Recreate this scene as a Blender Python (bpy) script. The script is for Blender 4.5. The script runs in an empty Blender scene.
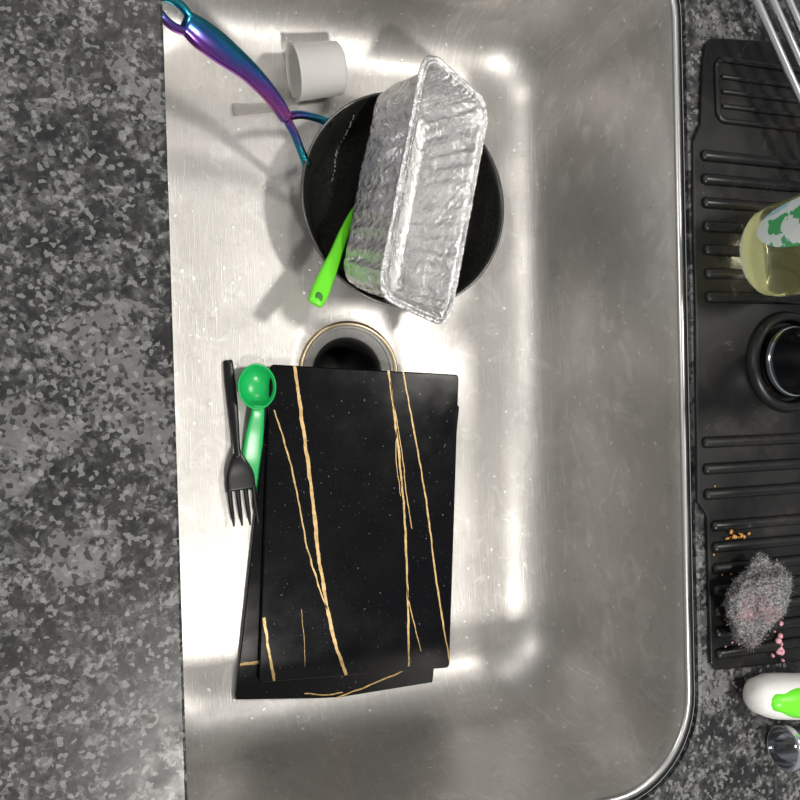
import bpy, bmesh, math, random
from mathutils import Vector, Matrix, noise
random.seed(7)
D=bpy.data; C=bpy.context
# ---------------------------------------------------------------- materials
def mat(name, col=(.5,.5,.5), rough=.5, metal=0., **kw):
    m=D.materials.new(name); m.use_nodes=True
    b=m.node_tree.nodes['Principled BSDF']
    b.inputs['Base Color'].default_value=(*col,1)
    b.inputs['Roughness'].default_value=rough
    b.inputs['Metallic'].default_value=metal
    for k,v in kw.items():
        b.inputs[k.replace('_',' ')].default_value=v
    return m
class NT:
    def __init__(s,m):
        s.t=m.node_tree; s.n=s.t.nodes; s.b=s.n['Principled BSDF']
        s.co=s.n.new('ShaderNodeTexCoord').outputs['Object']
    def mapping(s,scale,co=None,rot=(0,0,0)):
        k=s.n.new('ShaderNodeMapping'); k.inputs['Scale'].default_value=scale; k.inputs['Rotation'].default_value=rot
        s.t.links.new(co or s.co,k.inputs['Vector']); return k.outputs[0]
    def noise(s,scale,detail=4,rough=.5,co=None,dist=0,out='Fac'):
        k=s.n.new('ShaderNodeTexNoise'); k.inputs['Scale'].default_value=scale
        k.inputs['Detail'].default_value=detail; k.inputs['Roughness'].default_value=rough
        k.inputs['Distortion'].default_value=dist
        s.t.links.new(co or s.co,k.inputs['Vector']); return k.outputs[out]
    def voro(s,scale,co=None,out='Distance',feature='F1',rnd=1):
        k=s.n.new('ShaderNodeTexVoronoi'); k.feature=feature; k.inputs['Scale'].default_value=scale
        k.inputs['Randomness'].default_value=rnd
        s.t.links.new(co or s.co,k.inputs['Vector']); return k.outputs[out]
    def ramp(s,fac,stops,interp='LINEAR'):
        k=s.n.new('ShaderNodeValToRGB'); k.color_ramp.interpolation=interp
        e=k.color_ramp.elements
        while len(e)<len(stops): e.new(.5)
        for i,(p,c) in enumerate(stops):
            e[i].position=p
            if not hasattr(c,'__len__'): c=(c,c,c)
            e[i].color=(*c,1)
        s.t.links.new(fac,k.inputs[0]); return k.outputs[0]
    def mix(s,fac,a,b,mode='MIX'):
        k=s.n.new('ShaderNodeMix'); k.data_type='RGBA'; k.blend_type=mode
        def put(sock,v):
            if isinstance(v,(int,float)): sock.default_value=v
            elif isinstance(v,tuple): sock.default_value=(*v,1)
            else: s.t.links.new(v,sock)
        put(k.inputs[0],fac); put(k.inputs[6],a); put(k.inputs[7],b); return k.outputs[2]
    def math(s,op,a,b=0):
        k=s.n.new('ShaderNodeMath'); k.operation=op
        for i,v in enumerate((a,b)):
            if isinstance(v,(int,float)): k.inputs[i].default_value=v
            else: s.t.links.new(v,k.inputs[i])
        return k.outputs[0]
    def warp(s,scale,amt):
        nz=s.noise(scale,3,out='Color')
        k=s.n.new('ShaderNodeVectorMath'); k.operation='MULTIPLY_ADD'
        s.t.links.new(nz,k.inputs[0]); k.inputs[1].default_value=(amt,)*3
        s.t.links.new(s.co,k.inputs[2]); return k.outputs[0]
    def sep(s,o):
        k=s.n.new('ShaderNodeSeparateColor'); s.t.links.new(o,k.inputs[0]); return k.outputs
    def link(s,o,name): s.t.links.new(o,s.b.inputs[name])
    def bump(s,h,strength=.3,dist=.001):
        k=s.n.new('ShaderNodeBump'); k.inputs['Strength'].default_value=strength
        k.inputs['Distance'].default_value=dist
        s.t.links.new(h,k.inputs['Height']); s.link(k.outputs[0],'Normal')

# granite
m_gran=mat('granite',rough=.3,Specular_IOR_Level=.35); t=NT(m_gran)
w=t.warp(42,.030); w2=t.warp(120,.010)
f1=t.ramp(t.sep(t.voro(38,co=w,out='Color'))[0],[(0,.014),(.3,.035),(.55,.075),(.8,.14),(1,.22)])
f2=t.ramp(t.sep(t.voro(120,co=w2,out='Color'))[0],[(0,.008),(.35,.03),(.65,.09),(1,.30)])
f3=t.ramp(t.sep(t.voro(240,co=w2,out='Color'))[1],[(0,.006),(.4,.03),(.7,.09),(1,.28)])
c=t.mix(.55,f1,f2); c=t.mix(.30,c,f3)
c=t.mix(t.ramp(t.noise(95,6,.75),[(.46,0),(.56,.8)]),c,(.016,.016,.017))
big=t.sep(t.voro(26,co=t.warp(60,.022),out='Color'))
c=t.mix(t.ramp(big[0],[(.84,0),(.86,.65)]),c,(.15,.15,.148))
c=t.mix(t.ramp(t.noise(26,7,.7,co=w),[(.53,0),(.60,.85)]),c,(.011,.011,.012))
c=t.mix(t.ramp(t.sep(t.voro(320,co=t.warp(160,.005),out='Color'))[1],[(.72,0),(.82,.8)]),c,(.010,.010,.011))
c=t.mix(t.ramp(t.sep(t.voro(340,co=t.warp(150,.005),out='Color'))[2],[(.86,0),(.91,.5)]),c,(.26,.26,.255))
t.link(c,'Base Color'); t.link(t.ramp(t.noise(60,3),[(.3,.25),(.7,.42)]),'Roughness')

# stainless
m_steel=mat('brushed_stainless',(.62,.6,.58),.38,.80); t=NT(m_steel)
st=t.mapping((6,.35,1))
fine=t.noise(260,4,.6,co=st)
blot=t.noise(9,5,.6,dist=.6)
col=t.mix(t.ramp(blot,[(.35,0),(.7,1)]),(.61,.59,.565),(.48,.465,.45))
col=t.mix(t.ramp(t.noise(24,7,.75,dist=1.4),[(.54,0),(.70,.6)]),col,(.80,.79,.77))
col=t.mix(t.ramp(t.noise(60,7,.75,dist=.8),[(.56,0),(.70,.4)]),col,(.33,.32,.305))
spots=t.ramp(t.voro(62,co=t.warp(20,.02)),[(.0,1),(.090,.8),(.115,0)])
ringy=t.ramp(t.voro(44,co=t.warp(25,.01)),[(.10,0),(.13,1),(.15,0)])
msk=t.ramp(t.noise(7,2),[(.44,0),(.56,1)])
col=t.mix(t.math('MULTIPLY',t.math('MULTIPLY',ringy,msk),.42),col,(.90,.90,.89))
col=t.mix(t.math('MULTIPLY',spots,.6),col,(.95,.95,.95))
scr1=t.ramp(t.noise(30,2,.5,co=t.mapping((26,.7,1),rot=(0,0,.5))),[(.60,0),(.66,1)])
scr2=t.ramp(t.noise(26,2,.5,co=t.mapping((28,.8,1),rot=(0,0,-.75))),[(.62,0),(.67,1)])
scr=t.math('ADD',scr1,scr2)
col=t.mix(t.math('MULTIPLY',scr,.20),col,(.86,.85,.83))
t.link(col,'Base Color')
r=t.math('ADD',t.math('MULTIPLY',fine,.10),t.math('MULTIPLY',blot,.2)); r=t.math('ADD',r,.28)
t.link(r,'Roughness')
h=t.math('ADD',t.math('MULTIPLY',fine,.3),t.math('MULTIPLY',t.noise(14,3),1.1))
h=t.math('ADD',h,t.math('MULTIPLY',spots,.6)); h=t.math('ADD',h,t.math('MULTIPLY',scr,.10))
t.bump(h,.35,.0012)
m_rim=mat('polished_steel_rim',(.46,.455,.45),.32,1)

m_board=mat('black_marble_glass',(.004,.004,.005),.16,Specular_IOR_Level=.2); t=NT(m_board)
sk=t.mix(t.ramp(t.voro(95,co=t.warp(30,.03)),[(.0,1),(.055,.8),(.075,0)]),(.003,.003,.004),(.16,.16,.16))
sk=t.mix(t.ramp(t.noise(420,2),[(.70,0),(.76,.5)]),sk,(.12,.115,.10))
t.link(sk,'Base Color')
t.link(t.ramp(t.noise(30,4),[(.3,.10),(.75,.22)]),'Roughness')
m_gold=mat('gold_vein',(.62,.40,.15),.4,.2); t=NT(m_gold)
t.link(t.ramp(t.noise(220,4),[(.3,(.38,.24,.08)),(.6,(.64,.44,.19))]),'Base Color')
m_pan_in=mat('nonstick_inside',(.018,.018,.017),.33,Specular_IOR_Level=.35); t=NT(m_pan_in)
t.link(t.ramp(t.noise(300,4,.7),[(.4,(.008,.008,.008)),(.75,(.028,.028,.024))]),'Base Color'); t.bump(t.noise(25,4),.2,.001)
m_pan_rim=mat('pan_rim',(.10,.10,.10),.25,.6)
m_pan_out=mat('pan_outside',(.02,.02,.021),.4)
m_rain=mat('rainbow_metal',(.1,.3,.4),.2,1); t=NT(m_rain)
g=t.n.new('ShaderNodeSeparateXYZ'); t.t.links.new(t.co,g.inputs[0])
T=t.math('MULTIPLY',t.math('SUBTRACT',t.math('ADD',t.math('MULTIPLY',g.outputs[0],.467),t.math('MULTIPLY',g.outputs[1],.885)),.3066),83.)
xp=t.math('MULTIPLY',t.math('SUBTRACT',g.outputs[0],.05),3.2)
ff=t.math('SUBTRACT',t.math('ADD',xp,.30),t.math('MULTIPLY',T,.25))
ff=t.math('ADD',ff,t.math('MULTIPLY',t.math('SUBTRACT',t.noise(30,2),.5),.35))
t.link(t.ramp(ff,[(0,(.03,.38,.36)),(.2,(.03,.30,.42)),(.36,(.05,.14,.45)),(.52,(.24,.08,.42)),(.66,(.42,.10,.34)),(.8,(.10,.12,.45)),(.92,(.03,.30,.38))]),'Base Color')
m_foil=mat('aluminium_foil',(.82,.82,.82),.22,.97); t=NT(m_foil)
t.bump(t.math('ADD',t.noise(75,6,.72,dist=2.0),t.math('MULTIPLY',t.voro(150,co=t.warp(60,.012)),.9)),.62,.003)
t.link(t.ramp(t.noise(40,3),[(.3,.14),(.7,.32)]),'Roughness')
m_green=mat('bright_green_plastic',(.14,.70,.02),.35)
m_green2=mat('spoon_green_plastic',(.01,.46,.11),.28)
m_black=mat('black_plastic',(.008,.008,.009),.28,Specular_IOR_Level=.3)
m_rubber=mat('black_silicone',(.008,.008,.008),.38,Specular_IOR_Level=.35); t=NT(m_rubber)
sm1=t.ramp(t.noise(16,7,.75,dist=1),[(.54,0),(.72,.6)])
cc=t.mix(sm1,(.005,.005,.005),(.040,.030,.020))
cc=t.mix(t.ramp(t.noise(38,6,.7,dist=.8),[(.62,0),(.74,.5)]),cc,(.14,.12,.11))
t.link(cc,'Base Color')
t.link(t.ramp(t.noise(18,5),[(.35,.2),(.7,.5)]),'Roughness')
m_white=mat('white_plastic',(.70,.69,.67),.4,Subsurface_Weight=.1)
m_cup=mat('frosted_white_plastic',(.82,.81,.79),.32,Transmission_Weight=.35,IOR=1.2)
m_trans=mat('translucent_plastic',(.78,.76,.74),.35,Transmission_Weight=.8,IOR=1.2)
m_chrome=mat('chrome',(.55,.56,.58),.1,1)
m_rod=mat('steel_rod',(.70,.71,.73),.22,1)
m_dchrome=mat('dark_chrome',(.10,.105,.115),.2,1)
m_liquid=mat('dish_soap_liquid',(.90,.88,.42),.06,Transmission_Weight=.93,IOR=1.15)
m_clear=mat('clear_plastic',(.95,.96,.84),.05,Transmission_Weight=.95,IOR=1.3)
m_label=mat('printed_label',(.8,.8,.8),.35); t=NT(m_label)
vc=t.sep(t.voro(70,co=t.warp(60,.03),out='Color'))
t.link(t.ramp(vc[1],[(0,(.66,.72,.68)),(.36,(.55,.22,.36)),(.46,(.72,.76,.73)),(.62,(.06,.36,.12)),(.76,(.35,.52,.62)),(.84,(.70,.76,.73))],'CONSTANT'),'Base Color')
m_wool=mat('grey_steel_wool',(.2,.19,.2),.7,.1); t=NT(m_wool)
t.link(t.mix(t.ramp(t.noise(28,3),[(.5,0),(.62,1)]),t.ramp(t.noise(500,3),[(.35,(.05,.05,.052)),(.7,(.34,.335,.34))]),t.ramp(t.noise(400,3),[(.35,(.14,.08,.09)),(.7,(.42,.29,.31))])),'Base Color'); t.bump(t.noise(450,3),1,.003)
m_crumb=mat('orange_crumb',(.45,.2,.05),.6); m_pink=mat('pink_crumb',(.55,.27,.31),.5)
m_ceil=mat('ceiling_paint',(.75,.74,.72),.8); t=NT(m_ceil); t.link(t.ramp(t.noise(6,3),[(.3,.70),(.7,.76)]),'Base Color')
m_stain=mat('brass_stained_steel',(.46,.37,.25),.35,.85)
m_void=mat('drain_void',(.004,.004,.004),.5)

# ---------------------------------------------------------------- mesh helpers
def obj(name,verts,faces,mats,smooth=True,fm=None):
    me=D.meshes.new(name); me.from_pydata([tuple(v) for v in verts],[],faces)
    for m in (mats if isinstance(mats,(list,tuple)) else [mats]): me.materials.append(m)
    for i,p in enumerate(me.polygons):
        p.use_smooth=smooth
        if fm: p.material_index=fm[i]
    bm=bmesh.new(); bm.from_mesh(me); bmesh.ops.recalc_face_normals(bm,faces=bm.faces); bm.to_mesh(me); bm.free()
    o=D.objects.new(name,me); C.collection.objects.link(o); return o
def group(name,parts,loc=(0,0,0)):
    e=D.objects.new(name,None); e.empty_display_size=.02; C.collection.objects.link(e); e.location=loc
    for p in parts:
        p.parent=e; p.matrix_parent_inverse=Matrix.Translation(Vector(loc)).inverted()
    return e
def catmull(P,k=8):
    P=[Vector(p) for p in P]; n=len(P); out=[]
    for i in range(n-1):
        p0=P[max(i-1,0)];p1=P[i];p2=P[i+1];p3=P[min(i+2,n-1)]
        if i==0: p0=2*p1-p2
        if i==n-2: p3=2*p2-p1
        for j in range(k):
            u=j/k
            out.append(.5*((2*p1)+(p2-p0)*u+(2*p0-5*p1+4*p2-p3)*u*u+(3*p1-p0-3*p2+p3)*u**3))
    out.append(P[-1]); return out
def sweep(name,pts,m,seg=16,k=8,power=2.,closed=False,cap_round=True):
    """pts: (x,y,z,halfwidth,halfthickness)"""
    A=[Vector(p[:3]) for p in pts]; B=[Vector((p[3],p[4],0)) for p in pts]
    if closed:
        n=len(A); A2=[];B2=[]
        for i in range(n):
            p0,p1,p2,p3=[A[(i+d)%n] for d in(-1,0,1,2)]; q1,q2=B[i],B[(i+1)%n]
            for j in range(k):
                u=j/k
                A2.append(.5*((2*p1)+(p2-p0)*u+(2*p0-5*p1+4*p2-p3)*u*u+(3*p1-p0-3*p2+p3)*u**3)); B2.append(q1.lerp(q2,u))
        A,B=A2,B2
    else:
        A=catmull(A,k); B=catmull(B,k)
        if cap_round:
            def ends(A,B):
                r=min(B[0].x,B[0].y); t=(A[0]-A[1]).normalized(); na=[];nb=[]
                for a in (80,55,30):
                    a=math.radians(a); na.append(A[0]+t*r*math.sin(a)); s=math.cos(a)
                    nb.append(Vector((max(B[0].x-r*(1-s),1e-5),B[0].y*s if B[0].y<=B[0].x else B[0].y-r*(1-s),0)))
                return na+A,nb+B
            A,B=ends(A,B); A.reverse();B.reverse(); A,B=ends(A,B); A.reverse();B.reverse()
    n=len(A); V=[];F=[]
    for i in range(n):
        a=A[(i-1)%n] if (closed or i>0) else A[0]; b=A[(i+1)%n] if (closed or i<n-1) else A[-1]
        t=(b-a).normalized(); up=Vector((0,0,1)) if abs(t.z)<.95 else Vector((1,0,0))
        s=t.cross(up).normalized(); u=s.cross(t)
        for j in range(seg):
            an=2*math.pi*j/seg; c_,s_=math.cos(an),math.sin(an)
            cc=math.copysign(abs(c_)**(2/power),c_); ss=math.copysign(abs(s_)**(2/power),s_)
            V.append(A[i]+s*cc*B[i].x+u*ss*B[i].y)
    for i in range(n if closed else n-1):
        i2=(i+1)%n
        for j in range(seg):
            j2=(j+1)%seg; F.append((i*seg+j,i*seg+j2,i2*seg+j2,i2*seg+j))
    if not closed:
        F.append(tuple(range(seg))); F.append(tuple((n-1)*seg+j for j in range(seg)))
    return obj(name,V,F,m)
def lathe(name,prof,m,loc=(0,0,0),seg=96,fm=None,sx=1,sy=1,mtx=None):
    V=[];F=[];FM=[]
    for r,z in prof:
        for j in range(seg):
            a=2*math.pi*j/seg; V.append(Vector((r*math.cos(a)*sx,r*math.sin(a)*sy,z)))
    for i in range(len(prof)-1):
        for j in range(seg):
            j2=(j+1)%seg; F.append((i*seg+j,i*seg+j2,(i+1)*seg+j2,(i+1)*seg+j)); FM.append(fm[i] if fm else 0)
    for i,(r,z) in ((0,prof[0]),(len(prof)-1,prof[-1])):
        if r<.002: F.append(tuple(i*seg+j for j in range(seg))); FM.append(fm[min(i,len(fm)-1)] if fm else 0)
    M=mtx or Matrix.Identity(4); V=[M@v+Vector(loc) for v in V]
    return obj(name,V,F,m,fm=FM)
def rrect(x0,x1,y0,y1,r,ns=10,nc=10):
    P=[]
    cs=[(x1-r,y1-r,0),(x0+r,y1-r,90),(x0+r,y0+r,180),(x1-r,y0+r,270)]
    for i,(cx,cy,a0) in enumerate(cs):
        for j in range(nc+1):
            a=math.radians(a0+90*j/nc); P.append((cx+r*math.cos(a),cy+r*math.sin(a)))
        nx,ny,na=cs[(i+1)%4]; q=P[-1]; a=math.radians(na); e=(nx+r*math.cos(a),ny+r*math.sin(a))
        for j in range(1,ns): P.append((q[0]+(e[0]-q[0])*j/ns,q[1]+(e[1]-q[1])*j/ns))
    return P
def skew(x,y): return x+(x-.04)/.43*.014*y
def loft(name,rings,m,closed_end=False,fm=None,smooth=True):
    n=len(rings[0]); V=[p for r in rings for p in r]; F=[];FM=[]
    for i in range(len(rings)-1):
        for j in range(n):
            j2=(j+1)%n; F.append((i*n+j,i*n+j2,(i+1)*n+j2,(i+1)*n+j)); FM.append(fm[i] if fm else 0)
    if closed_end: F.append(tuple((len(rings)-1)*n+j for j in range(n))); FM.append(fm[-1] if fm else 0)
    return obj(name,V,F,m,fm=FM,smooth=smooth)
def bevel(o,w=.001,s=3):
    b=o.modifiers.new('bevel','BEVEL'); b.width=w; b.segments=s; b.limit_method='ANGLE'; return o

# ---------------------------------------------------------------- sink
ZR=.232
X0,X1,Y0,Y1,RC=.004,.466,-.336,.400,.075
DC=(.236,.030)
rings=[]
def ring(ins,z,r,yb=0.):
    return [Vector((skew(x,y),y,z)) for x,y in rrect(X0+ins,X1-ins,Y0+ins+yb,Y1-ins,r,14,12)]
rings.append(ring(-.0065,ZR-.004,RC+.0065)); rings.append(ring(-.0062,ZR-.0010,RC+.0062)); rings.append(ring(-.0050,ZR,RC+.0050))
rings.append(ring(-.003,ZR,RC+.003)); rings.append(ring(-.001,ZR-.0008,RC+.001)); rings.append(ring(0,ZR-.003,RC))
FR=.056
for k in range(1,11):
    f_=k/10; z=ZR-.003-(ZR-.003-FR)*f_; rings.append(ring(.003*f_,z,RC-.004*f_,.005*f_))
for k in range(1,13):
    a=math.pi/2*k/12; ins=.003+FR*(1-math.cos(a))
    rings.append(ring(ins,FR*(1-math.sin(a)),RC-.004-(ins-.003)*.8,.005))
last=rings[-1]; circ=[]
for v in last:
    d=Vector((v.x-DC[0],v.y-DC[1])).normalized(); circ.append(Vector((DC[0]+d.x*.047,DC[1]+d.y*.047,0)))
for k in range(1,9):
    rings.append([a.lerp(b,k/8) for a,b in zip(last,circ)])
rings.append([Vector((DC[0]+(v.x-DC[0])*.96,DC[1]+(v.y-DC[1])*.96,-.006)) for v in circ])
nr=len(rings)
basin=loft('basin',rings,[m_steel,m_rim],fm=[1]*5+[0]*(nr-6))
flange=lathe('drain_flange',[(.0540,.0001),(.0530,.0020),(.0512,.0024),(.0492,.0012),(.046,-.003),(.0385,-.006),(.037,-.0085)],[m_steel,m_stain],(DC[0],DC[1],0),fm=[1,1,1,0,0,0])
cup=lathe('drain_throat',[(.0375,-.0075),(.034,-.0095),(.030,-.02),(.029,-.06),(.001,-.06)],m_void,(DC[0],DC[1],0))
ZT=.235
hole=[Vector((skew(x,y),y,ZT)) for x,y in rrect(.0425,.4768,-.3465,.4105,.083,14,12)]
gap_shade=loft('gap_shade_strip',[ring(-.0060,ZR-.0035,RC+.006),[Vector((p.x,p.y,ZR-.0036)) for p in hole]],m_void,smooth=False)  # black strip standing in for the shade in the gap around the rim
group('kitchen_sink',[basin,flange,cup,gap_shade],(DC[0],DC[1],0))

# ---------------------------------------------------------------- countertop
def outer(p):
    cx,cy=.26,.03; d=Vector((p.x-cx,p.y-cy)); s=1e9
    for lim,c_ in (((1.0-cx) if d.x>0 else (-.42-cx),d.x),((1.4-cy) if d.y>0 else (-1.4-cy),d.y)):
        if abs(c_)>1e-9: s=min(s,lim/c_)
    return Vector((cx+d.x*s,cy+d.y*s,p.z))
o1=[outer(p) for p in hole]
down=lambda L,z:[Vector((p.x,p.y,z)) for p in L]
ch=[Vector((p.x+(q.x-p.x)*.004,p.y+(q.y-p.y)*.004,ZT)) for p,q in zip(hole,o1)]
R=[down(hole,ZT-.006),down(hole,ZT-.0012),ch,o1,down(o1,ZT-.035)]
slab=loft('countertop',R,m_gran,smooth=False)
ceil=obj('ceiling',[(-2.5,-2.5,1.95),(2.5,-2.5,1.95),(2.5,2.5,1.95),(-2.5,2.5,1.95)],[(0,1,2,3)],m_ceil,False)

# ---------------------------------------------------------------- cutting boards
def ribbon(name,pts,w,z,seed):
    rnd=random.Random(seed); A=catmull([(x,y,0) for x,y in pts],22); V=[];F=[]; ww=w
    for i,p in enumerate(A):
        t=(A[min(i+1,len(A)-1)]-A[max(i-1,0)]).normalized(); s=Vector((-t.y,t.x,0))
        ww=ww*.6+.4*w*rnd.uniform(.55,1.35); q=p+s*noise.noise(Vector((p.x*90,p.y*90,seed)))*.0009
        V+= [q+s*ww/2+Vector((0,0,z)), q-s*ww/2+Vector((0,0,z))]
    for i in range(len(A)-1): F.append((2*i,2*i+1,2*i+3,2*i+2))
    return obj(name,V,F,m_gold,False)
def board(cx,cy,w,h,ang,z0,th,veins,name):
    c_,s_=math.cos(ang),math.sin(ang)
    P=rrect(-w/2,w/2,-h/2,h/2,.0035,2,5)
    f=lambda L,z:[Vector((cx+x*c_-y*s_,cy+x*s_+y*c_,z)) for x,y in L]
    P2=rrect(-w/2+.0012,w/2-.0012,-h/2+.0012,h/2-.0012,.003,2,5)
    b=loft('slab',[f([(0,0)]*len(P),z0),f(P2,z0),f(P,z0+.001),f(P,z0+th-.001),f(P2,z0+th),f([(0,0)]*len(P),z0+th)],m_board,smooth=False)
    parts=[b]+[ribbon('gold_vein',p,wd,z0+th+.00015,i+3) for i,(p,wd) in enumerate(veins)]
    return group(name,parts,(cx,cy,z0))
mm=lambda L:[(a/1000,b/1000) for a,b in L]
board(.2320,-.1475,.208,.312,math.radians(-8.0),.0024,.006,[(mm([(113,-254),(122,-254),(134,-254)]),.003),(mm([(205,-302),(240,-295),(280,-285),(316,-276)]),.0015),(mm([(176,-292),(195,-296),(216,-297)]),.0012)],'cutting_board')
board(.2415,-.1235,.203,.312,math.radians(-4.0),.0088,.007,[
 (mm([(175,37),(182,-30),(189,-97),(193,-150),(199,-197),(207,-240),(218,-277)]),.0034),
 (mm([(153,-6),(164,-45),(173,-86),(181,-140),(190,-175),(200,-208)]),.0016),
 (mm([(136,-209),(140,-240),(145,-272)]),.0026),
 (mm([(274,31),(279,-20),(283,-62),(286,-110),(287,-166),(287,-220),(286,-278)]),.0022),
 (mm([(290,30),(301,-40),(311,-106),(321,-200),(332,-278)]),.0018),
 (mm([(275,20),(285,-50),(289,-95),(294,-135)]),.0010),
 (mm([(286,-195),(291,-225),(300,-264)]),.0010),
 (mm([(281,-30),(279,-60),(283,-100)]),.0008),
 (mm([(174,-205),(176,-240),(176,-262)]),.0004)],'cutting_board')

# ---------------------------------------------------------------- frying pan
PC=(.287,.200)
pan=lathe('pan_body',[(.001,.002),(.082,.002),(.088,.004),(.094,.012),(.1045,.044),(.1085,.0500),(.1085,.0512),(.1065,.0515),(.1035,.046),(.0915,.014),(.085,.0075),(.001,.0065)],[m_pan_out,m_pan_rim,m_pan_in],(PC[0],PC[1],0),fm=[0,0,0,0,0,1,1,2,2,2,2])
parts=[pan]
parts.append(sweep('handle_grip',[(.160,.263,.077,.0065,.005),(.148,.275,.086,.0075,.005),(.125,.2905,.100,.0095,.0055),(.100,.301,.114,.0125,.006),(.082,.308,.123,.0130,.006),(.070,.3132,.129,.0105,.005)],m_rain,power=2.3))
parts.append(sweep('handle_fork_upper',[(.160,.263,.077,.0045,.004),(.176,.270,.067,.004,.0035),(.194,.273,.055,.004,.003),(.210,.273,.045,.005,.003)],m_rain))
parts.append(sweep('handle_fork_lower',[(.160,.263,.077,.0045,.004),(.170,.252,.067,.004,.0035),(.179,.240,.055,.004,.003),(.187,.230,.045,.005,.003)],m_rain))
hc=Vector((.059,.3170,.1345)); ax=Vector((-.040,.0155,.022)).normalized(); sd=ax.cross(Vector((0,0,1))).normalized()
lp=[]
for k in range(10):
    a=2*math.pi*k/10; q=hc+ax*.0165*math.cos(a)+sd*.0095*math.sin(a); lp.append((*q,.0036,.0042))
parts.append(sweep('handle_hanging_loop',lp,m_rain,closed=True))
for x,y in ((.207,.272),(.185,.231)):
    q=Vector((PC[0]-x,PC[1]-y,0)).normalized()
    parts.append(sweep('rivet_plate',[(x-.002*q.x,y-.002*q.y,.026,.006,.0015),(x-.001*q.x,y-.001*q.y,.045,.006,.0015)],m_chrome,k=3))
rnd=random.Random(4); V=[];F=[]
for i in range(90):
    u=rnd.random()**.8; x=.219+.018*u+rnd.gauss(0,.0005)+.0015*math.sin(u*9); y=.222+.062*u; s=rnd.uniform(.0002,.0008); b=len(V)
    d=math.hypot(x-PC[0],y-PC[1]); z=.0078 if d<.085 else .0086+(d-.0865)*2.9
    for a in range(6): V.append(Vector((x+s*math.cos(a)*.6,y+s*math.sin(a)*2,z)))
    V.append(Vector((x,y,z+.0005)))
    for a in range(6): F.append((b+a,b+(a+1)%6,b+6))
parts.append(obj('dried_residue',V,F,mat('residue',(.22,.21,.18),.6)))
group('frying_pan',parts,(PC[0],PC[1],0))

# ---------------------------------------------------------------- foil loaf pan
Cc=Vector((.300,.195,.099)); L=Vector((.053,.2255,0)).normalized(); W=Vector((.0885,-.0115,-.055)); W=(W-L*W.dot(L)).normalized(); N=W.cross(L).normalized()
HL,HW,DP=.116,.0555,.066
rings=[]
def pr(hw,hl,r,dz,pleat=0.,rag=0.):
    P=rrect(-hw,hw,-hl,hl,r,60,14); n=len(P); out=[]
    for i,(x,y) in enumerate(P):
        a,b=P[i-1],P[(i+1)%n]; tx,ty=b[0]-a[0],b[1]-a[1]; l=math.hypot(tx,ty); nx,ny=ty/l,-tx/l
        ph=i*2*math.pi/n*44+3.4*noise.noise(Vector((i*.07,0,3)))
        s_=math.sin(ph); s_=math.copysign(abs(s_)**.7,s_)
        d=pleat*(s_*(.8+.9*noise.noise(Vector((i*.11,8,1+dz*12))))+.9*noise.noise(Vector((i*.35,dz*60,1))))+rag*noise.noise(Vector((x*30,y*30,dz*22)))
        zz=dz+rag*.5*noise.noise(Vector((x*25,y*25,5)))
        out.append(Cc+W*(x+nx*d)+L*(y+ny*d)+N*zz)
    return out
bw,bl=.042,.097
rings.append(pr(bw*.05,bl*.05,.001,-DP+.001))
rings.append(pr(bw*.4,bl*.34,.016,-DP+.0012)); rings.append(pr(bw*.46,bl*.37,.019,-DP+.0035)); rings.append(pr(bw*.52,bl*.40,.021,-DP+.0012))
rings.append(pr(bw*.8,bl*.85,.02,-DP,0,.002)); rings.append(pr(bw*.97,bl*.97,.02,-DP+.001,.0005,.003))
for k in range(0,17):
    f_=k/16; rings.append(pr(bw+(HW-.0075-bw)*f_,bl+(HL-.0075-bl)*f_,.02,-DP+.003+(DP-.003)*f_,.0017*min(1,f_*3+.3)*(1 if f_<.9 else .5),.0060*math.sin(math.pi*f_)))
rings.append(pr(HW-.0055,HL-.0055,.022,.0004,.0004)); rings.append(pr(HW-.002,HL-.002,.022,.0006,.0002))
for a in (90,45,0,-45,-90,-135,-180,-225):
    a=math.radians(a); rings.append(pr(HW+.0020*math.cos(a),HL+.0020*math.cos(a),.023,-.0014+.0020*math.sin(a),.0002))
fo=loft('foil_body',rings,m_foil,smooth=True)
sm=fo.modifiers.new('thickness','SOLIDIFY'); sm.thickness=.0003
V=[];F=[]
for ins,up_,rr in ((0,.0006,.0016),(.0036,.0010,.0010)):
  P=rrect(-HW+ins,HW-ins,-HL+ins,HL-ins,.0225-ins,70,20)
  for i,(x,y) in enumerate(P):
    p=Cc+W*x+L*y+N*up_
    b=len(V); s=rr*random.uniform(.65,1.2)
    for dx,dy,dz in ((1,0,0),(-1,0,0),(0,1,0),(0,-1,0),(0,0,1),(0,0,-1)): V.append(p+W*dx*s*1.3+L*dy*s*1.3+N*dz*s)
    for f3 in ((0,2,4),(2,1,4),(1,3,4),(3,0,4),(2,0,5),(1,2,5),(3,1,5),(0,3,5)): F.append(tuple(b+k_ for k_ in f3))
bead=obj('crimped_rim',V,F,m_foil,False)
group('foil_loaf_pan',[fo,bead],tuple(Cc))

# ---------------------------------------------------------------- green spatula
sp_=[(.184,.094,.0735,.0078,.0035),(.190,.105,.0700,.0088,.0035),(.200,.124,.063,.0078,.0035),(.210,.143,.0555,.0062,.0032),(.222,.166,.046,.0052,.003),(.238,.190,.034,.0048,.003),(.256,.208,.022,.0048,.0028)]
h1=sweep('handle',sp_,m_green,power=2.4)
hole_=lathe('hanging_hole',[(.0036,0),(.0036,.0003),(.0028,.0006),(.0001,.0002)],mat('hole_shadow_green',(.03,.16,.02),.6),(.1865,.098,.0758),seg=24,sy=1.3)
h2=sweep('blade',[(.254,.206,.0225,.006,.002),(.262,.213,.0180,.015,.0016),(.280,.228,.0140,.017,.0014),(.300,.245,.0105,.016,.0012)],m_green,power=3)
group('spatula',[h1,hole_,h2],(.21,.14,.05))

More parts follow.
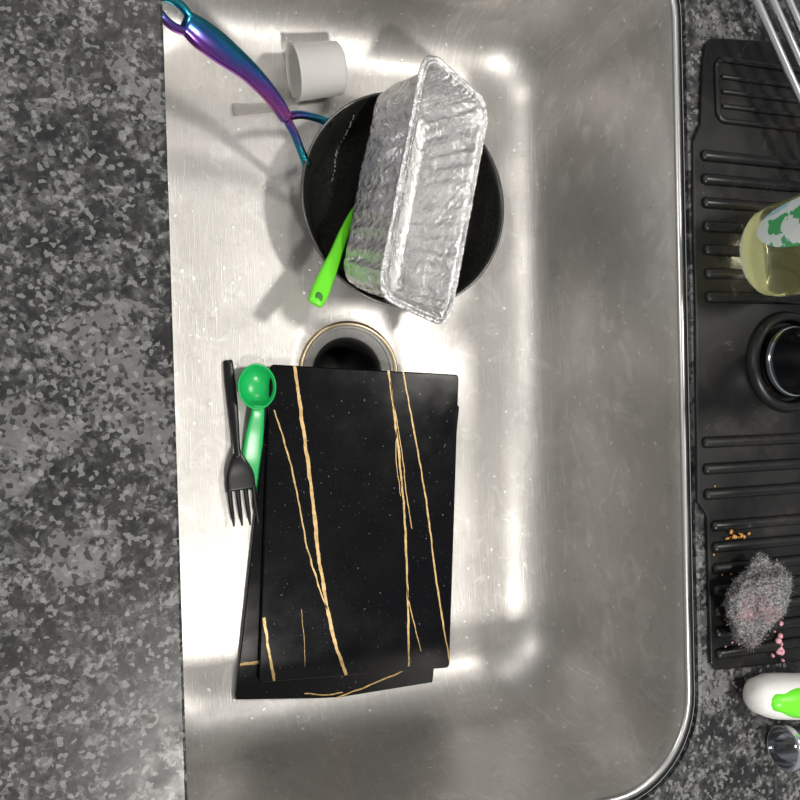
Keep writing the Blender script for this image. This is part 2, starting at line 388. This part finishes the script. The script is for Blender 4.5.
# ---------------------------------------------------------------- white plastic scoop cup
d=Vector((.050,.010,.001)).normalized(); side=d.cross(Vector((0,0,1))).normalized(); up=side.cross(d)
M=Matrix([[side.x,up.x,d.x,0],[side.y,up.y,d.y,0],[side.z,up.z,d.z,0],[0,0,0,1]])
cupb=lathe('cup_bowl',[(.001,.048),(.0235,.048),(.0255,.046),(.0268,.002),(.0278,.0015),(.0278,0),(.0258,0),(.0245,.045),(.001,.0455)],m_cup,(.180,.325,.0282),seg=64,mtx=M)
ch_=sweep('cup_handle',[(.186,.302,.012,.006,.0012),(.172,.2995,.007,.0050,.0012),(.150,.296,.0035,.0045,.0012),(.125,.2925,.003,.006,.0012)],m_trans,power=3)
group('plastic_scoop',[cupb,ch_],(.2,.325,.02))

# ---------------------------------------------------------------- fork
fp=[sweep('fork_handle',[(.1115,.043,.0035,.0045,.0016),(.113,.020,.0045,.0052,.0018),(.115,-.010,.0065,.0046,.002),(.116,-.035,.010,.0034,.0022),(.1165,-.050,.0125,.0034,.002)],m_black,power=2.6),
    sweep('fork_head',[(.1165,-.046,.012,.0034,.0018),(.117,-.056,.0125,.0085,.0014),(.1185,-.068,.0115,.0132,.0012),(.1198,-.083,.0105,.0138,.0011)],m_black,power=3.5,cap_round=False)]
for i in range(4):
    x=.1198-.0118+i*.00787
    fp.append(sweep('fork_tine',[(x-.0004,-.080,.0106,.0026,.0011),(x+.0008,-.095,.0098,.0023,.0011),(x+.0022,-.108,.0098,.0019,.001),(x+.003,-.1175,.0112,.0009,.0007)],m_black,seg=10))
group('plastic_fork',fp,(.115,-.03,.005))

# ---------------------------------------------------------------- green measuring spoon
bowl=lathe('spoon_bowl',[(.001,.0005),(.008,.001),(.0145,.0045),(.0180,.0105),(.0192,.0150),(.0198,.0156),(.0190,.0160),(.0180,.0150),(.0160,.0105),(.0125,.0055),(.007,.0028),(.001,.0025)],m_green2,(.1365,.0175,.0035),seg=64,sy=1.14,sx=.95)
hh=sweep('spoon_handle',[(.1370,-.0020,.0172,.0062,.0014),(.1365,-.010,.0160,.0066,.0014),(.1340,-.030,.0095,.0088,.0014),(.1315,-.055,.004,.0102,.0014),(.1292,-.078,.0025,.0108,.0014),(.1288,-.083,.0025,.0095,.0014)],m_green2,power=3)
group('measuring_spoon',[bowl,hh],(.137,-.01,.004))

# ---------------------------------------------------------------- faucet mat
out=[(.4985,.303),(.4945,.285),(.4900,.232),(.4815,.216),(.4795,.15),(.4790,.078),(.4765,.0),(.4740,-.096),(.4835,-.108),(.4825,-.236),(.4880,-.2435),(.58,-.2487),(.665,-.252),(.665,.318),(.6046,.3165),(.505,.3085)]
zb=ZT+.0002; V=[(x,y,zb) for x,y in out]+[(x,y,zb+.004) for x,y in out]; n=len(out)
F=[tuple(range(n)),tuple(range(n,2*n))]+[(i,(i+1)%n,n+(i+1)%n,n+i) for i in range(n)]
base=obj('mat_sheet',V,F,m_rubber,False); bevel(base,.0015)
mp=[base]
def bar(x0,x1,y,dy=0,wd=.0050,h=.0040): mp.append(sweep('mat_ridge',[(x0,y,zb+.0045,wd,h),((x0+x1)/2,y+dy*.5,zb+.0045,wd,h),(x1,y+dy,zb+.0045,wd,h)],m_rubber,seg=12,k=3))
y=.204
while y>.075: bar(.492,.655,y,-.001); y-=.0205
y=-.118
while y>-.240: bar(.491,.655,y,-.003); y-=.0185
for y in (-.045,-.068,-.090): bar(.484,.655,y,-.002)
fr=rrect(.508,.655,.236,.290,.008,4,5)
mp.append(sweep('mat_frame',[(x,y,zb+.0045,.0026,.0026) for x,y in fr],m_rubber,seg=8,k=1,closed=True))
for y in (.275,.262,.249): bar(.515,.648,y,0,.0024,.002)
collar=lathe('faucet_collar',[(.046,.0045),(.0450,.0075),(.042,.0115),(.038,.0115),(.0355,.007),(.035,.0035)],m_rubber,(.577,.0235,.2355))
mp.append(collar)
group('faucet_splash_mat',mp,(.57,.03,zb))

# ---------------------------------------------------------------- faucet
fx,fy=.577,.0235
f1_=lathe('faucet_base',[(.001,0),(.0325,0),(.0325,.006),(.031,.008),(.0300,.0085),(.0292,.012),(.0280,.055),(.027,.10),(.0245,.104),(.0245,.15),(.012,.156),(.001,.156)],[m_dchrome,m_chrome],(fx,fy,.2425),fm=[0,0,0,1,0,0,0,1,0,0,0])
f2=sweep('faucet_spout',[(fx,fy,.39,.012,.012),(fx,fy+.0,.50,.012,.012),(fx+.02,fy+.01,.60,.012,.012),(fx+.09,fy+.05,.64,.012,.012),(fx+.16,fy+.09,.60,.012,.012),(fx+.175,fy+.10,.52,.013,.013)],m_chrome)
f3=sweep('faucet_lever',[(fx+.024,fy,.36,.007,.007),(fx+.06,fy,.37,.006,.006),(fx+.10,fy,.39,.005,.004)],m_chrome)
group('kitchen_faucet',[f1_,f2,f3],(fx,fy,.24))

# ---------------------------------------------------------------- dish soap bottle
bx,by=.548,.119
prof=[(.001,.002),(.026,.000),(.033,.002),(.0365,.008),(.0385,.02),(.0392,.05),(.039,.10),(.036,.14),(.028,.165),(.016,.18),(.0135,.185),(.0135,.195)]
zb_b=.2441
b1=lathe('bottle_body',prof,[m_liquid,m_clear],(bx,by,zb_b),fm=[1,1,1,0,0,0,0,0,1,1,1],sx=.80,sy=1.04)
b2=lathe('bottle_cap',[(.0155,.190),(.016,.192),(.016,.212),(.012,.216),(.006,.218),(.006,.228),(.001,.229)],m_green,(bx,by,zb_b))
V=[];F=[]; nu,nv=28,24
for i in range(nu+1):
    for j in range(nv+1):
        rr=math.sqrt(i/nu); a=2*math.pi*j/nv
        yy=.015+.024*rr*math.cos(a)*.9; zz=.070+.044*rr*math.sin(a); yy=max(-.0385,min(.0385,yy))
        xx=-.0392*.80*math.sqrt(max(0,1-(yy/.0408)**2))-.0006
        V.append((bx+xx,by+yy,zb_b+zz))
for i in range(nu):
    for j in range(nv): F.append((i*(nv+1)+j,i*(nv+1)+j+1,(i+1)*(nv+1)+j+1,(i+1)*(nv+1)+j))
b3=obj('bottle_label',V,F,m_label)
group('dish_soap_bottle',[b1,b2,b3],(bx,by,.243))

# ---------------------------------------------------------------- scrubber
bm=bmesh.new(); bmesh.ops.create_icosphere(bm,subdivisions=5,radius=1)
for v in bm.verts:
    p=v.co.copy(); n1=noise.noise(p*1.3+Vector((3,1,0)))*.35+noise.noise(p*4)*.16+noise.noise(p*14)*.10+noise.noise(p*32)*.06
    s=1+n1; x,y,z=p.x*s,p.y*s,p.z*s
    wx=.033 if y>0 else .033*(1-.5*min(1,-y))
    v.co=Vector((.515+x*wx+(.006*y if y>0 else .010*y),-.182+y*.0335,.2600+max(z,-.85)*.0150))
me=D.meshes.new('wool_body'); bm.to_mesh(me); bm.free(); me.materials.append(m_wool)
for p in me.polygons: p.use_smooth=True
wool=D.objects.new('wool_body',me); C.collection.objects.link(wool)
V=[];F=[]; vs=[v.co.copy() for v in me.vertices]; ns=[v.normal.copy() for v in me.vertices]
for k in range(2600):
    i=random.randrange(len(vs)); p=vs[i]; nn=ns[i]
    if p.z<.25: continue
    d1=(nn*.5+Vector((random.uniform(-1,1),random.uniform(-1,1),random.uniform(-.6,1)))).normalized()
    s=d1.cross(nn).normalized()*.00022; l=random.uniform(.002,.004); b=len(V)
    q=p+d1*l*.5+nn*.0008; e=p+d1*l
    V+=[p-s,p+s,q+s,q-s,e]; F+=[(b,b+1,b+2,b+3),(b+3,b+2,b+4)]
fib=obj('wool_fibres',V,F,m_wool,False)
group('scrubbing_pad',[wool,fib],(.515,-.182,.25))

# ---------------------------------------------------------------- dish brush and steel tumbler
zz=ZT+.0195
br=[sweep('brush_handle',[(.524,-.2655,zz,.0165,.0165),(.533,-.267,zz,.0185,.0185),(.57,-.273,zz,.019,.019),(.66,-.288,zz,.0175,.0175),(.75,-.303,zz,.015,.015)],m_white,power=2.3),
    sweep('green_grip',[(.527,-.2665,zz+.0075,.0100,.0125),(.545,-.2695,zz+.0085,.0140,.0135),(.58,-.2755,zz+.0085,.0145,.0135),(.66,-.289,zz+.008,.0135,.0130),(.72,-.299,zz+.007,.010,.010)],m_green,power=2.3)]
group('dish_brush',br,(.6,-.28,ZT+.02))
d=Vector((1,-.16,0)).normalized(); side=d.cross(Vector((0,0,1))); up=side.cross(d)
M=Matrix([[side.x,up.x,d.x,0],[side.y,up.y,d.y,0],[side.z,up.z,d.z,0],[0,0,0,1]])
tb=lathe('tumbler_body',[(.0165,0),(.0185,.0005),(.0195,.002),(.0195,.005),(.0178,.007),(.0178,.085),(.0165,.088),(.001,.088)],m_rod,(.543,-.3135,ZT+.0200),seg=64,mtx=M)
tb2=lathe('tumbler_inside',[(.0165,0),(.0162,.03),(.001,.032)],m_chrome,(.543,-.3135,ZT+.0200),seg=64,mtx=M)
group('steel_tumbler',[tb,tb2],(.58,-.31,.255))

# ---------------------------------------------------------------- dish rack
rk=[]; dv=Vector((.50,-.866,0)); pv=Vector((.866,.50,0)); o0=Vector((.520,.324,.276))
for k in range(7):
    s=o0+pv*(.0165*k); a=s-dv*.22; b=s+dv*.19
    rk.append(sweep('rack_rod',[(*a,.0034,.0034),(*((a+b)/2),.0034,.0034),(*b,.0034,.0034)],m_rod,seg=12,k=2))
for e in (-.21,.185):
    a=o0+dv*e-pv*.004-Vector((0,0,.0062)); b=a+pv*.112
    rk.append(sweep('rack_crossbar',[(*a,.003,.003),(*((a+b)/2),.003,.003),(*b,.003,.003)],m_rod,seg=12,k=2))
    for q in (a,b): rk.append(sweep('rack_foot',[(*q,.004,.004),(q.x,q.y,q.z-.010,.004,.004),(q.x,q.y,ZT+(.0140 if e>0 else .0047),.0045,.0045)],m_black,seg=12,k=2))
group('dish_rack',rk,tuple(o0))

# ---------------------------------------------------------------- crumbs
def blobs(name,items,m):
    V=[];F=[]
    for x,y,z,s,h in items:
        b=len(V); n=8; st=random.uniform(.7,1.4); ro=random.uniform(0,3)
        for rr,zz_ in ((1,0),(.85,.5),(.5,.87)):
            for j in range(n):
                a=2*math.pi*j/n; r_=s*rr; px,py=r_*math.cos(a)*st,r_*math.sin(a)/st
                V.append((x+px*math.cos(ro)-py*math.sin(ro),y+px*math.sin(ro)+py*math.cos(ro),z+h*zz_))
        V.append((x,y,z+h))
        for k in range(2):
            for j in range(n): F.append((b+k*n+j,b+k*n+(j+1)%n,b+(k+1)*n+(j+1)%n,b+(k+1)*n+j))
        for j in range(n): F.append((b+2*n+j,b+2*n+(j+1)%n,b+3*n))
        F.append(tuple(b+j for j in range(n)))
    return obj(name,V,F,m)
G=random.gauss; zc=zb+.0042
it=[(G(.514,.006),-.128+G(0,.002),zc+.002,random.uniform(.0008,.0022),.0018) for _ in range(13)]+[(G(.500,.005),G(-.165,.03),zc,random.uniform(.0005,.0012),.001) for _ in range(14)]
it2=[(G(.556,.003),G(-.226,.008),zc+.002,random.uniform(.001,.003),.003) for _ in range(16)]+[(G(.515,.012),G(-.222,.006),zc,random.uniform(.0005,.0015),.001) for _ in range(14)]
group('food_crumbs',[blobs('orange_bits',it,m_crumb),blobs('pink_bits',it2,m_pink)],(.53,-.18,zc))

# ---------------------------------------------------------------- lights
def area(name,loc,target,size,power,col=(1,.96,.9)):
    l=D.lights.new(name,'AREA'); l.shape='DISK'; l.size=size; l.energy=power; l.color=col
    o=D.objects.new(name,l); C.collection.objects.link(o); o.location=loc
    o.rotation_euler=(Vector(target)-Vector(loc)).to_track_quat('-Z','Y').to_euler()
area('added_fill',(.30,-1.02,1.9),(.25,0,0),.18,25)
area('added_fill',(1.15,.25,1.9),(.25,0,0),.20,16)
area('added_fill',(-.95,.45,1.9),(.25,0,0),.36,13)  # unseen fill lamp, added for softer overall light
area('added_fill',(.25,1.35,1.9),(.25,0,0),.36,9)  # unseen lamp added to brighten the basin's south end wall
W_=D.worlds.new('room_ambience'); C.scene.world=W_; W_.use_nodes=True
W_.node_tree.nodes['Background'].inputs[0].default_value=(.93,.97,1,1); W_.node_tree.nodes['Background'].inputs[1].default_value=.42

# ---------------------------------------------------------------- camera
th=math.radians(20); ro=math.radians(1.8)
F_=Vector((math.sin(th),0,-math.cos(th))); R0=Vector((math.cos(th),0,math.sin(th))); U0=Vector((0,1,0))
R_=R0*math.cos(ro)-U0*math.sin(ro); U_=R0*math.sin(ro)+U0*math.cos(ro)
cam=D.cameras.new('camera'); cam.sensor_width=36; cam.lens=36; cam.clip_start=.01
co=D.objects.new('camera',cam); C.collection.objects.link(co)
co.matrix_world=Matrix([[R_.x,U_.x,-F_.x,0],[R_.y,U_.y,-F_.y,0],[R_.z,U_.z,-F_.z,.8],[0,0,0,1]])
C.scene.camera=co
C.scene.view_settings.view_transform='Standard'
